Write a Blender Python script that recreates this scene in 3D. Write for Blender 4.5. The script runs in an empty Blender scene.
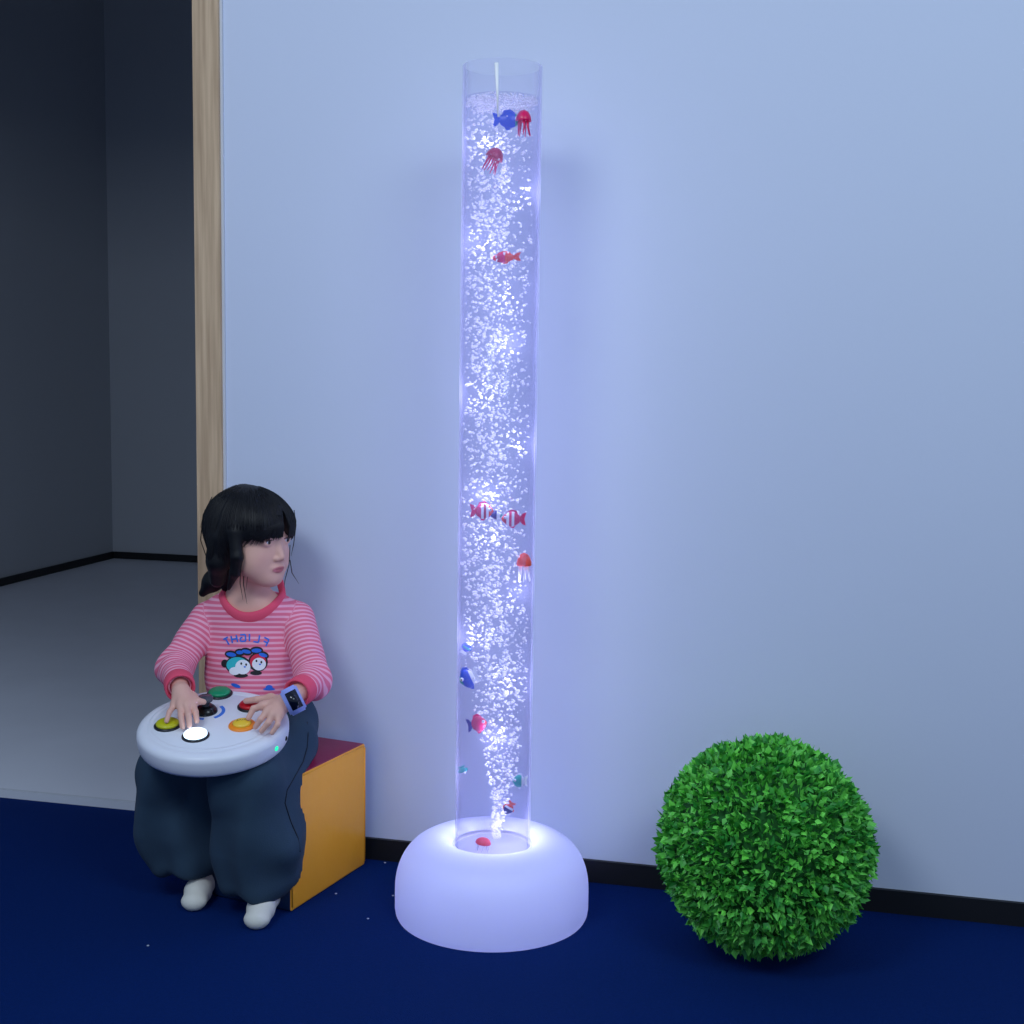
import bpy, bmesh, math, random
import numpy as np
from mathutils import Vector, Matrix, bvhtree
random.seed(7); rng = np.random.default_rng(7)
SC = bpy.context.scene; COL = SC.collection

# ---------------------------------------------------------------- camera
F = 1320.; PITCH = math.radians(5.9); ROLL = math.radians(0.82); CAMH = 1.124
FW = np.array([0, math.cos(PITCH), -math.sin(PITCH)]); UP0 = np.array([0, math.sin(PITCH), math.cos(PITCH)]); RT0 = np.array([1., 0, 0])
RT = math.cos(ROLL)*RT0+math.sin(ROLL)*UP0; UP = math.cos(ROLL)*UP0-math.sin(ROLL)*RT0
CO = np.array([0, 0, CAMH])
cd = bpy.data.cameras.new('camera'); cam = bpy.data.objects.new('camera', cd); COL.objects.link(cam)
cam.matrix_world = Matrix(((RT[0], UP[0], -FW[0], 0), (RT[1], UP[1], -FW[1], 0), (RT[2], UP[2], -FW[2], CAMH), (0, 0, 0, 1)))
cd.sensor_width = 36; cd.lens = 36*F/1024; cd.clip_start = .05
SC.camera = cam
# ---------------------------------------------------------------- world and light
SC.view_settings.view_transform = 'Standard'; SC.view_settings.look = 'None'
SC.view_settings.exposure = 0.0; SC.view_settings.gamma = 1.0; SC.view_settings.use_curve_mapping = False
w = bpy.data.worlds.new('world'); SC.world = w; w.use_nodes = True
w.node_tree.nodes['Background'].inputs[0].default_value = (.46, .64, 1.0, 1)
w.node_tree.nodes['Background'].inputs[1].default_value = .42
def area(name, loc, tgt, size, power, color):
    l = bpy.data.lights.new(name, 'AREA'); l.shape = 'RECTANGLE'; l.size, l.size_y = size; l.energy = power; l.color = color
    o = bpy.data.objects.new(name, l); COL.objects.link(o); o.location = loc
    o.rotation_euler = (Vector(tgt)-Vector(loc)).to_track_quat('-Z', 'Y').to_euler(); return o
area('ceiling_panel_light', (-1.25, .5, 2.75), (-.6, 2.6, .4), (1.0, .7), 31, (.80, .90, 1.0))
area('right_fill_light', (1.3, .1, 2.75), (1.0, 2.6, .8), (1.2, .8), 31, (.72, .88, 1.0))  # fill light added to brighten the right wall and the cube's orange side

# ---------------------------------------------------------------- helpers
def ray(px, py): return (px-512)/F*RT-(py-512)/F*UP+FW
def W(px, py, Y):
    d = ray(px, py); return CO+Y/d[1]*d
def onz(px, py, z=0.):
    d = ray(px, py); return CO+(z-CAMH)/d[2]*d
def onplane(px, py, p0, n):
    d = ray(px, py); return CO+((p0-CO)@n)/(d@n)*d
def A(*a): return np.array(a, float)
def unit(v): v = np.asarray(v, float); return v/np.linalg.norm(v)
def lin(c):
    return tuple(((x/255)/12.92 if x/255 <= .04045 else ((x/255+.055)/1.055)**2.4) for x in c)
def mat(name, rgb, rough=.5, **k):
    m = bpy.data.materials.new(name); m.use_nodes = True; b = m.node_tree.nodes['Principled BSDF']
    b.inputs['Base Color'].default_value = (*lin(rgb), 1); b.inputs['Roughness'].default_value = rough
    for kk, v in k.items():
        if kk in ('bump', 'bscale', 'bdist', 'var', 'vscale'): continue
        b.inputs[kk.replace('_', ' ')].default_value = v
    nt = m.node_tree
    if 'bump' in k:
        tc = nt.nodes.new('ShaderNodeTexCoord'); n = nt.nodes.new('ShaderNodeTexNoise'); n.inputs['Scale'].default_value = k.get('bscale', 100); n.inputs['Detail'].default_value = 4
        bp = nt.nodes.new('ShaderNodeBump'); bp.inputs['Strength'].default_value = k['bump']; bp.inputs['Distance'].default_value = k.get('bdist', .002)
        nt.links.new(tc.outputs['Object'], n.inputs['Vector']); nt.links.new(n.outputs['Fac'], bp.inputs['Height']); nt.links.new(bp.outputs[0], b.inputs['Normal'])
    if 'var' in k:
        tc = nt.nodes.new('ShaderNodeTexCoord'); n = nt.nodes.new('ShaderNodeTexNoise'); n.inputs['Scale'].default_value = k.get('vscale', 5); n.inputs['Detail'].default_value = 5
        mr = nt.nodes.new('ShaderNodeMapRange'); mr.inputs[3].default_value = 1-k['var']; mr.inputs[4].default_value = 1+k['var']
        mx = nt.nodes.new('ShaderNodeMix'); mx.data_type = 'RGBA'; mx.blend_type = 'MULTIPLY'; mx.inputs[0].default_value = 1
        mx.inputs[6].default_value = (*lin(rgb), 1)
        nt.links.new(tc.outputs['Object'], n.inputs['Vector']); nt.links.new(n.outputs['Fac'], mr.inputs[0]); nt.links.new(mr.outputs[0], mx.inputs[7]); nt.links.new(mx.outputs[2], b.inputs['Base Color'])
    return m
def link(name, me, mats, parent=None, smooth=True):
    if not isinstance(mats, (list, tuple)): mats = [mats]
    for m in mats: me.materials.append(m)
    if smooth: me.polygons.foreach_set('use_smooth', [True]*len(me.polygons))
    o = bpy.data.objects.new(name, me); COL.objects.link(o)
    if parent: o.parent = parent
    return o
def meshfrom(name, V, Fc, mats, parent=None, smooth=True, mi=None):
    me = bpy.data.meshes.new(name); me.from_pydata([tuple(map(float, v)) for v in V], [], [tuple(map(int, f)) for f in Fc])
    if mi is not None: me.polygons.foreach_set('material_index', list(map(int, mi)))
    me.update(); return link(name, me, mats, parent, smooth)
def frombm(name, bm, mats, parent=None, smooth=True):
    me = bpy.data.meshes.new(name); bmesh.ops.recalc_face_normals(bm, faces=bm.faces); bm.to_mesh(me); bm.free()
    return link(name, me, mats, parent, smooth)
def tag(o, label, cat, group=None, kind=None):
    if label: o['label'] = label
    if cat: o['category'] = cat
    if group: o['group'] = group
    if kind: o['kind'] = kind
    return o
def empty(name, loc=(0, 0, 0)):
    o = bpy.data.objects.new(name, None); COL.objects.link(o); o.location = loc; o.empty_display_size = .05; return o
def hexa(bm, P):      # 8 corners: bottom 4 ccw, top 4 ccw
    v = [bm.verts.new(tuple(map(float, p))) for p in P]
    for f in ((3, 2, 1, 0), (4, 5, 6, 7), (0, 1, 5, 4), (1, 2, 6, 5), (2, 3, 7, 6), (3, 0, 4, 7)): bm.faces.new([v[i] for i in f])
def lathe(name, prof, m, parent=None, seg=96, M=None, caps=(False, False), smooth=True, mi=None):
    V, Fc = [], []; n = len(prof); idx = []
    for r, z in prof:
        row = []
        for s in range(seg):
            a = 2*math.pi*s/seg; V.append((r*math.cos(a), r*math.sin(a), z)); row.append(len(V)-1)
        idx.append(row)
    mm = []
    for i in range(n-1):
        for s in range(seg):
            t = (s+1) % seg; Fc.append((idx[i][s], idx[i][t], idx[i+1][t], idx[i+1][s])); mm.append(mi[i] if mi else 0)
    if caps[0]: Fc.append(tuple(idx[0][::-1])); mm.append(0)
    if caps[1]: Fc.append(tuple(idx[-1])); mm.append(mm[-1])
    if M is not None: V = [tuple(M @ Vector(v)) for v in V]
    return meshfrom(name, V, Fc, m, parent, smooth, mm)
def frame(origin, z, x=(1, 0, 0)):
    z = unit(z); x = np.asarray(x, float); x = unit(x-(x@z)*z); y = np.cross(z, x)
    return Matrix(((x[0], y[0], z[0], origin[0]), (x[1], y[1], z[1], origin[1]), (x[2], y[2], z[2], origin[2]), (0, 0, 0, 1)))
def tube(pts, rads, seg=8):   # returns verts, faces of a capped tapered tube
    V, Fc = [], []; P = [np.asarray(p, float) for p in pts]; n = len(P)
    t0 = unit(P[1]-P[0]); a = unit(np.cross(t0, [0.31, .2, .93])); 
    for i in range(n):
        t = unit(P[min(i+1, n-1)]-P[max(i-1, 0)]); a = unit(a-(a@t)*t); b = np.cross(t, a)
        for s in range(seg):
            q = 2*math.pi*s/seg; V.append(P[i]+rads[i]*(math.cos(q)*a+math.sin(q)*b))
    for i in range(n-1):
        for s in range(seg):
            u = (s+1) % seg; Fc.append((i*seg+s, i*seg+u, (i+1)*seg+u, (i+1)*seg+s))
    Fc.append(tuple(range(seg))[::-1]); Fc.append(tuple((n-1)*seg+s for s in range(seg)))
    return V, Fc
def joinvf(lst):
    V, Fc = [], []
    for v, f in lst:
        o = len(V); V += list(v); Fc += [tuple(i+o for i in q) for q in f]
    return V, Fc
# ---- signed distance shapes meshed with surface nets
def rc(P, a, b, r1, r2):
    a = np.asarray(a, float); b = np.asarray(b, float); ba = b-a; pa = P-a; h = np.clip(pa@ba/(ba@ba), 0, 1)
    return np.linalg.norm(pa-h[:, None]*ba, axis=1)-(r1+(r2-r1)*h)
def el(P, c, r, Rm=None):
    q = P-np.asarray(c, float)
    if Rm is not None: q = q@Rm
    r = np.asarray(r, float); k0 = np.linalg.norm(q/r, axis=1); k1 = np.linalg.norm(q/(r*r), axis=1)+1e-9
    return k0*(k0-1)/k1
def su(a, b, k):
    h = np.maximum(k-np.abs(a-b), 0)/k; return np.minimum(a, b)-h*h*k*.25
def ss(a, b, k): return -su(-a, b, k)      # a minus b
def chain(P, pts, rs, k):
    d = None
    for i in range(len(pts)-1):
        e = rc(P, pts[i], pts[i+1], rs[i], rs[i+1]); d = e if d is None else su(d, e, k)
    return d
def nets(fn, lo, hi, h):
    lo = np.asarray(lo, float); hi = np.asarray(hi, float); B = 8; nb = np.ceil((hi-lo)/(h*B)).astype(int); N = nb*B+1
    D = np.full(N, 1., np.float32)
    g = np.stack(np.meshgrid(*[np.arange(n) for n in nb], indexing='ij'), -1).reshape(-1, 3)
    c = fn(lo+(g+.5)*B*h); D0 = c
    for i in range(len(g)):           # sign fill first
        if c[i] < 0:
            s = g[i]*B; D[s[0]:s[0]+B+1, s[1]:s[1]+B+1, s[2]:s[2]+B+1] = -1.
    sel = g[np.abs(c) < B*h*1.25]
    off = np.stack(np.meshgrid(*[np.arange(B+1)]*3, indexing='ij'), -1).reshape(-1, 3)
    for i in range(0, len(sel), 200):
        s = sel[i:i+200]; idx = (s[:, None, :]*B+off[None]).reshape(-1, 3); v = fn(lo+idx*h)
        D[idx[:, 0], idx[:, 1], idx[:, 2]] = v
    S = D < 0
    acc = np.zeros(tuple(N-1)+(3,), np.float32); cnt = np.zeros(tuple(N-1), np.int16); quads = []
    C = {}
    for ax in range(3):
        sl0 = [slice(None)]*3; sl1 = [slice(None)]*3; sl0[ax] = slice(0, -1); sl1[ax] = slice(1, None)
        X = S[tuple(sl0)] != S[tuple(sl1)]; ii = np.argwhere(X)
        d0 = D[tuple(sl0)][X]; d1 = D[tuple(sl1)][X]; t = d0/(d0-d1+1e-12); p = ii.astype(np.float32); p[:, ax] += t
        o1, o2 = [(1, 2), (2, 0), (0, 1)][ax]
        ok = (ii[:, o1] > 0) & (ii[:, o2] > 0) & (ii[:, o1] < N[o1]-1) & (ii[:, o2] < N[o2]-1)
        ii = ii[ok]; p = p[ok]; inside = S[tuple(sl0)][X][ok]
        cs = []
        for a, b in ((0, 0), (-1, 0), (-1, -1), (0, -1)):
            c_ = ii.copy(); c_[:, o1] += a; c_[:, o2] += b; cs.append(c_)
            np.add.at(acc, (c_[:, 0], c_[:, 1], c_[:, 2]), p); np.add.at(cnt, (c_[:, 0], c_[:, 1], c_[:, 2]), 1)
        C[ax] = (cs, inside)
    act = np.argwhere(cnt > 0); vid = np.full(tuple(N-1), -1, np.int64); vid[act[:, 0], act[:, 1], act[:, 2]] = np.arange(len(act))
    V = lo+h*(acc[act[:, 0], act[:, 1], act[:, 2]]/cnt[act[:, 0], act[:, 1], act[:, 2]][:, None])
    for ax in range(3):
        cs, ins = C[ax]; q = np.stack([vid[c_[:, 0], c_[:, 1], c_[:, 2]] for c_ in cs], 1); q[~ins] = q[~ins][:, ::-1]; quads.append(q)
    return V.astype(float), np.concatenate(quads)
def sdfobj(name, fn, lo, hi, h, mats, parent=None, smoothit=2):
    V, Q = nets(fn, lo, hi, h)
    e = np.concatenate([Q[:, [0, 1]], Q[:, [1, 2]], Q[:, [2, 3]], Q[:, [3, 0]]])
    for _ in range(smoothit):
        s = np.zeros_like(V); n = np.zeros(len(V)); np.add.at(s, e[:, 0], V[e[:, 1]]); np.add.at(s, e[:, 1], V[e[:, 0]]); np.add.at(n, e[:, 0], 1); np.add.at(n, e[:, 1], 1)
        V = V*.5+.5*s/np.maximum(n, 1)[:, None]
    me = bpy.data.meshes.new(name); me.vertices.add(len(V)); me.vertices.foreach_set('co', V.ravel()); me.loops.add(len(Q)*4); me.loops.foreach_set('vertex_index', Q.ravel().astype(np.int32))
    me.polygons.add(len(Q)); me.polygons.foreach_set('loop_start', np.arange(0, len(Q)*4, 4, dtype=np.int32)); me.update(calc_edges=True); me.validate()
    return link(name, me, mats, parent), V
def attr(o, name, vals):
    a = o.data.attributes.new(name, 'FLOAT', 'POINT'); a.data.foreach_set('value', np.asarray(vals, np.float32))

# ---------------------------------------------------------------- setting
th = math.atan(-.238); U = A(math.cos(th), math.sin(th), 0); Vv = A(-math.sin(th), math.cos(th), 0)
V0 = float(A(0, 2.905, 0)@Vv)
def L(u, v, z): return u*U+(V0+v)*Vv+A(0, 0, z)
def block(name, u0, u1, v0, v1, z0, z1, m, kind='structure', parent=None):
    bm = bmesh.new(); hexa(bm, [L(u0, v0, z0), L(u1, v0, z0), L(u1, v1, z0), L(u0, v1, z0), L(u0, v0, z1), L(u1, v0, z1), L(u1, v1, z1), L(u0, v1, z1)])
    o = frombm(name, bm, m, parent, smooth=False)
    if kind: o['kind'] = kind
    return o
M_wall = mat('painted_wall', (206, 214, 232), .7, bump=.12, bscale=180, bdist=.0008, var=.012, vscale=2)
M_gwall = mat('grey_wall', (180, 184, 190), .7, bump=.1, bscale=120)
M_skirt = mat('black_skirting', (7, 9, 14), .55)
M_carpet = mat('navy_carpet', (2, 35, 94), .95, bump=.8, bscale=420, bdist=.004, var=.25, vscale=160, Specular_IOR_Level=.08)
M_gfloor = mat('grey_vinyl_floor', (222, 224, 232), .42, bump=.15, bscale=30, var=.06, vscale=4)
M_edge = mat('white_edge', (205, 208, 214), .5)
M_wood = mat('door_frame_wood', (196, 164, 128), .5)
nt = M_wood.node_tree; b = nt.nodes['Principled BSDF']; tc = nt.nodes.new('ShaderNodeTexCoord'); mp = nt.nodes.new('ShaderNodeMapping'); mp.inputs['Scale'].default_value = (60, 60, 2.5)
ns = nt.nodes.new('ShaderNodeTexNoise'); ns.inputs['Scale'].default_value = 1.5; ns.inputs['Detail'].default_value = 5; cr = nt.nodes.new('ShaderNodeValToRGB')
cr.color_ramp.elements[0].color = (*lin((172, 142, 110)), 1); cr.color_ramp.elements[1].color = (*lin((214, 184, 148)), 1); cr.color_ramp.elements[0].position = .3; cr.color_ramp.elements[1].position = .7
nt.links.new(tc.outputs['Object'], mp.inputs[0]); nt.links.new(mp.outputs[0], ns.inputs['Vector']); nt.links.new(ns.outputs['Fac'], cr.inputs[0]); nt.links.new(cr.outputs[0], b.inputs['Base Color'])
nW = Vv
jr = onplane(222, 500, L(0, -.014, 0), nW)@U; jl = onplane(197, 500, L(0, -.014, 0), nW)@U
fz = .02; ve = float(onz(66, 803)@Vv-V0); cc_ = onz(113, 558, fz); cu = cc_@U; cv = cc_@Vv-V0
block('floor', -5.6, 3.2, -4.6, ve+.05, -.06, 0, M_carpet)
block('wall_back', jl+.01, 3.2, 0, .12, 0, 3.0, M_wall)
block('baseboard_back', jr, 3.2, -.010, 0, 0, .05, M_skirt)
block('trim_1', jl, jr, -.014, 0, 0, 3.0, M_wood)                       # wooden casing at the wall's end
block('trim_2', jr-.001, jr+.006, -.006, 0, .05, 3.0, M_edge)
block('floor_other_room', cu-.1, jl+.6, ve, cv+.1, 0, fz, M_gfloor)
block('trim_3', cu-.1, jl+.6, ve-.006, ve+.006, 0, fz+.0015, M_edge)                # pale edging strip of the raised floor
block('wall_far', cu-.1, jl+.6, cv, cv+.1, 0, 3.3, M_gwall)
block('wall_left', cu-.1, cu, 0, cv, 0, 3.3, M_gwall)
block('wall_right', jl+.6, jl+.7, .12, cv, 0, 3.3, M_gwall)
block('ceiling_other_room', cu-.1, jl+.7, 0, cv+.1, 3.3, 3.4, M_gwall)
block('wall_over_opening', -5.6, jl+.01, 0, .12, 2.5, 3.3, M_gwall)
block('baseboard_far', cu, jl+.6, cv-.012, cv, fz, fz+.04, M_skirt)
block('baseboard_left', cu, cu+.012, ve+.01, cv-.012, fz, fz+.04, M_skirt)

# ---------------------------------------------------------------- bubble tube lamp
BC = onz(491.5, 911.5); BX, BY = float(BC[0]), float(BC[1])
TR = .0788; TZ1 = float(W(502, 67, BY)[2])
lamp = tag(empty('bubble_tube_lamp', (BX, BY, 0)), 'tall clear bubble tube lamp glowing violet white on a round frosted base', 'lamp')
def translucent(name, rgb, mix=.75, gl=.04, rough=.4):
    m = bpy.data.materials.new(name); m.use_nodes = True; nt = m.node_tree; nt.nodes.clear()
    o = nt.nodes.new('ShaderNodeOutputMaterial'); d = nt.nodes.new('ShaderNodeBsdfDiffuse'); t = nt.nodes.new('ShaderNodeBsdfTranslucent'); a = nt.nodes.new('ShaderNodeMixShader'); g = nt.nodes.new('ShaderNodeBsdfGlossy'); c = nt.nodes.new('ShaderNodeMixShader')
    d.inputs[0].default_value = (*lin(rgb), 1); t.inputs[0].default_value = (*lin(rgb), 1); g.inputs['Roughness'].default_value = rough; a.inputs[0].default_value = mix; c.inputs[0].default_value = gl
    nt.links.new(d.outputs[0], a.inputs[1]); nt.links.new(t.outputs[0], a.inputs[2]); nt.links.new(a.outputs[0], c.inputs[1]); nt.links.new(g.outputs[0], c.inputs[2]); nt.links.new(c.outputs[0], o.inputs[0]); return m
def clear(name, tint, ior, extra=0., exrgb=(255, 255, 255), rough=.02, edge=False):
    m = bpy.data.materials.new(name); m.use_nodes = True; nt = m.node_tree; nt.nodes.clear()
    o = nt.nodes.new('ShaderNodeOutputMaterial'); t = nt.nodes.new('ShaderNodeBsdfTransparent'); t.inputs[0].default_value = (*tint, 1)
    g = nt.nodes.new('ShaderNodeBsdfGlossy'); g.inputs['Roughness'].default_value = rough; lw = nt.nodes.new('ShaderNodeLayerWeight'); lw.inputs[0].default_value = .5; pw = nt.nodes.new('ShaderNodeMath'); pw.operation = 'POWER'; pw.inputs[1].default_value = 5; fr = nt.nodes.new('ShaderNodeMath'); fr.operation = 'MULTIPLY_ADD'; fr.inputs[1].default_value = ior; fr.inputs[2].default_value = .012; nt.links.new(lw.outputs['Facing'], pw.inputs[0]); nt.links.new(pw.outputs[0], fr.inputs[0])
    a = nt.nodes.new('ShaderNodeMixShader'); nt.links.new(fr.outputs[0], a.inputs[0]); nt.links.new(g.outputs[0], a.inputs[2])
    base = t.outputs[0]; lk = a.inputs[2]
    if extra > 0:
        d = nt.nodes.new('ShaderNodeBsdfTranslucent'); d.inputs[0].default_value = (*lin(exrgb), 1); d2 = nt.nodes.new('ShaderNodeBsdfDiffuse'); d2.inputs[0].default_value = (*lin(exrgb), 1)
        e = nt.nodes.new('ShaderNodeMixShader'); e.inputs[0].default_value = .5; nt.links.new(d.outputs[0], e.inputs[1]); nt.links.new(d2.outputs[0], e.inputs[2])
        c = nt.nodes.new('ShaderNodeMixShader'); c.inputs[0].default_value = extra; nt.links.new(t.outputs[0], c.inputs[1]); nt.links.new(e.outputs[0], c.inputs[2]); base = c.outputs[0]
        if edge: nt.links.new(e.outputs[0], lk)
    nt.links.new(base, a.inputs[1]); nt.links.new(a.outputs[0], o.inputs[0]); return m
M_frost = translucent('frosted_white_plastic', (205, 210, 240), .5, .05, .45)
M_acr = clear('clear_acrylic', (.985, .985, 1.), .55, .03, (225, 225, 255), edge=True)
M_water = clear('lit_water', (.95, .95, 1.), .10, .07, (200, 205, 255))
M_bub = clear('air_bubble', (1, 1, 1), .4, .72, (255, 255, 255), .1)
M_white = mat('white_plastic', (232, 233, 238), .35)
M_led = mat('white_led', (175, 180, 225), .5); M_led.node_tree.nodes['Principled BSDF'].inputs['Emission Color'].default_value = (.85, .86, 1, 1); M_led.node_tree.nodes['Principled BSDF'].inputs['Emission Strength'].default_value = .35
prof = [(.1985, 0), (.2015, .006)]+[(.2030, z) for z in (.016, .035, .055)]
for i in range(1, 19):
    a = i/18*math.pi/2; prof.append((.108+.095*math.cos(a)**.85 if i < 18 else .108, .055+.108*math.sin(a)**.95))
prof += [(.098, .1610), (.090, .1560), (TR+.0045, .1475), (TR+.003, .140)]
o = lathe('base', prof, M_frost, lamp, 128); tag(o, 'frosted white domed base', None)
lathe('base_collar', [(TR+.0045, .140), (TR+.0045, .1485), (TR+.001, .1485), (TR+.001, .140)], M_white, lamp, 96)
lathe('light_disc', [(.002, .1445), (TR-.006, .1445)], M_led, lamp, 64, caps=(True, False))
lathe('tube', [(TR, .143), (TR, TZ1), (TR-.003, TZ1), (TR-.003, .145)], M_acr, lamp, 96)
# white bar painting a light reflection on the front of the tube's top
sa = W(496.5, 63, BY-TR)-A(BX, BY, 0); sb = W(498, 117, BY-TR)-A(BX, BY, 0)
V, Fc = tube([A(sa[0], sa[1]-.001, sa[2]), A(sb[0], sb[1]-.001, sb[2])], [.0042, .0012], 8); meshfrom('reflection_strip', V, Fc, mat('white_reflection', (255, 255, 255), .3), lamp)
def plight(name, z, e, col, r=0., shadow=True, off=(0, 0)):
    l = bpy.data.lights.new(name, 'POINT'); l.energy = e; l.color = col; l.shadow_soft_size = r; l.use_shadow = shadow
    q = bpy.data.objects.new(name, l); COL.objects.link(q); q.parent = lamp; q.location = (off[0], off[1], z); return q
# LEDs under the dome around the tube
for k in range(12):
    a = k/12*2*math.pi; plight('ring_led', .136, .082, (.70, .72, 1), 0, True, (.096*math.cos(a), .096*math.sin(a)))
for k in range(4):
    a = (k+.5)/4*2*math.pi; plight('base_led', .07, .062, (.46, .52, .95), 0, True, (.10*math.cos(a), .10*math.sin(a)))
for k in range(15):  # unseen shadowless lights added up the tube so water and bubbles glow
    z = .20+k*.0985; plight('column_glow_light', z, .135, (.60, .60, 1), 0., False, (.042*math.cos(k*2.4), -.02+.035*math.sin(k*2.4)))
WZ = float(W(500, 99, BY)[2])
water = lathe('water', [(TR-.0045, .1455), (TR-.0045, WZ)], M_water, None, 96, Matrix.Translation((BX, BY, 0)), caps=(True, True)); tag(water, 'clear lit water filling the tall tube', 'water', kind='stuff')
# bubbles
ico = bmesh.new(); bmesh.ops.create_icosphere(ico, subdivisions=1, radius=1); IV = np.array([v.co[:] for v in ico.verts]); IF = np.array([[v.index for v in f.verts] for f in ico.faces]); ico.free()
c_, r_ = [], []
N = 4300
while len(c_) < N:
    z = .16+(WZ-.165)*rng.random()**.92; hz = (z-.16)
    cx = .008+.010*math.exp(-((hz-.15)/.1)**2)-.004*min(1, hz/.5)
    wd = .008+hz*.17 if hz < .28 else .0556+(hz-.28)*.16
    wd = min(wd, .071)
    a = rng.random()*2*math.pi; rr = wd*(rng.random()**.5); x = cx+rr*math.cos(a) if hz < .5 else -.008+rr*math.cos(a); y = rr*math.sin(a)
    if math.hypot(x, y) > TR-.008: continue
    if hz < .35 and rng.random() > .45+.5*hz/.35: continue
    if hz > .45 and x > .015 and rng.random() < .45: continue
    c_.append((x+BX, y+BY, z)); r_.append(.0013+.0027*rng.random()**1.4)
for _ in range(700):
    a = rng.random()*2*math.pi; rr = (TR-.008)*(rng.random()**.35); c_.append((BX+rr*math.cos(a), BY+rr*math.sin(a), WZ-.001-.014*rng.random()**2)); r_.append(.0012+.0022*rng.random())
c_ = np.array(c_); r_ = np.array(r_); sc = np.stack([rng.uniform(.8, 1.5, len(r_)), rng.uniform(.8, 1.4, len(r_)), rng.uniform(.6, 1.05, len(r_))], 1)
tilt = rng.uniform(-.8, .8, len(r_)); q = IV[None]*sc[:, None]*r_[:, None, None]
qx = q[..., 0]*np.cos(tilt)[:, None]-q[..., 2]*np.sin(tilt)[:, None]; qz = q[..., 0]*np.sin(tilt)[:, None]+q[..., 2]*np.cos(tilt)[:, None]
q = np.stack([qx, q[..., 1], qz], -1)+c_[:, None]
o = meshfrom('air_bubbles', q.reshape(-1, 3), (IF[None]+np.arange(len(r_))[:, None, None]*len(IV)).reshape(-1, 3), M_bub); tag(o, 'swarm of small white air bubbles rising in the water', 'bubbles', kind='stuff')

# ---------------------------------------------------------------- toy sea animals in the tube
def pm(rgb): 
    return mat('toy_%d_%d_%d' % rgb, rgb, .3)
C_blue, C_pink, C_red, C_wht, C_teal, C_or, C_navy, C_crim = pm((10, 80, 215)), pm((225, 10, 95)), pm((240, 40, 50)), pm((240, 242, 250)), pm((10, 175, 165)), pm((250, 70, 30)), pm((20, 30, 130)), pm((190, 15, 70))
M_blk = mat('black_gloss', (8, 8, 10), .25)
FY = BY-.052
def toy_fish(name, px, py, Lp, Hp, face, stripes, tailm, label, tilt=0., Y=None, finm=None, group='toy sea animals in the tube'):
    """body profile along x; stripes = list of materials by segment; face=+1 looks right"""
    Y = Y or FY; p = W(px, py, Y); s = Lp/487; hh = Hp/487
    root = empty(name, p); tag(root, label, 'toy fish', group); root.rotation_euler = (0, math.radians(tilt), 0 if face > 0 else math.pi)
    n = 22; V, Fc, mi = [], [], []
    for i in range(n+1):
        t = i/n; x = (-.28+.78*t)*s; r = hh*.42*max(0.02, math.sin(math.pi*min(1, .10+.9*t**1.05))**.8)*(1 if t > .0 else .1)
        for k in range(14):
            a = 2*math.pi*k/14; V.append((x, .38*r*math.cos(a), r*math.sin(a)))
    for i in range(n):
        for k in range(14):
            u = (k+1) % 14; Fc.append((i*14+k, i*14+u, (i+1)*14+u, (i+1)*14+k)); mi.append(min(len(stripes)-1, int(i/n*len(stripes))))
    Fc.append(tuple(range(14))); mi.append(0); Fc.append(tuple(n*14+k for k in range(14))[::-1]); mi.append(len(stripes)-1)
    meshfrom('body', V, Fc, stripes, root, mi=mi)
    def fin(nm, pts, m, th=.0012):
        bm = bmesh.new(); f0 = [bm.verts.new((x*s, -th/2, z*hh)) for x, z in pts]; f1 = [bm.verts.new((x*s, th/2, z*hh)) for x, z in pts]; bm.faces.new(f0[::-1]); bm.faces.new(f1)
        for i in range(len(pts)): j = (i+1) % len(pts); bm.faces.new((f0[i], f0[j], f1[j], f1[i]))
        frombm(nm, bm, m, root, False)
    fm = finm or stripes[0]
    fin('tail_fin', [(-.22, .05), (-.36, .3), (-.52, .36), (-.44, .02), (-.5, -.34), (-.36, -.28), (-.22, -.06)], tailm)
    fin('dorsal_fin', [(-.2, .2), (-.12, .46), (.1, .52), (.28, .36), (.2, .3), (0, .3)], fm)
    fin('pelvic_fin', [(-.12, -.25), (-.02, -.5), (.1, -.48), (.2, -.28), (.05, -.3)], fm)
    for sy in (-1, 1):
        bm = bmesh.new(); bmesh.ops.create_uvsphere(bm, u_segments=10, v_segments=8, radius=.07*hh+.0006, matrix=Matrix.Translation((.34*s, sy*.12*hh, .09*hh))); frombm('eye', bm, [C_wht], root)
        bm = bmesh.new(); bmesh.ops.create_uvsphere(bm, u_segments=8, v_segments=6, radius=.045*hh+.0004, matrix=Matrix.Translation((.35*s, sy*.155*hh, .09*hh))); frombm('pupil', bm, [M_blk], root)
    return root
def toy_jelly(name, px, py, Wp, Hp, m, mt, label, tilt=0., Y=None, cat='toy jellyfish'):
    Y = Y or FY; p = W(px, py, Y); r = Wp/487/2; hh = Hp/487
    root = empty(name, p); tag(root, label, cat, 'toy sea animals in the tube'); root.rotation_euler = (0, math.radians(tilt), 0)
    pr = [(.001, .5*hh)]+[(r*math.sin(a), .5*hh-.42*hh*(1-math.cos(a))) for a in np.linspace(.15, 1.62, 9)]+[(r*.85, .07*hh), (.001, .16*hh)]
    lathe('bell', pr, m, root, 20)
    ts = []
    for k in range(7):
        a = 2*math.pi*k/7+.3; b0 = A(.6*r*math.cos(a), .6*r*math.sin(a), .1*hh); ts.append(tube([b0, b0*A(1.1, 1.1, 0)+A(.001*math.sin(k*3), 0, -.15*hh), b0*A(1.35, 1.35, 0)+A(.002*math.cos(k*2), 0, -.5*hh)], [.0022, .0016, .0007], 6))
    V, Fc = joinvf(ts); meshfrom('tentacles', V, Fc, mt, root)
    return root
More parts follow.
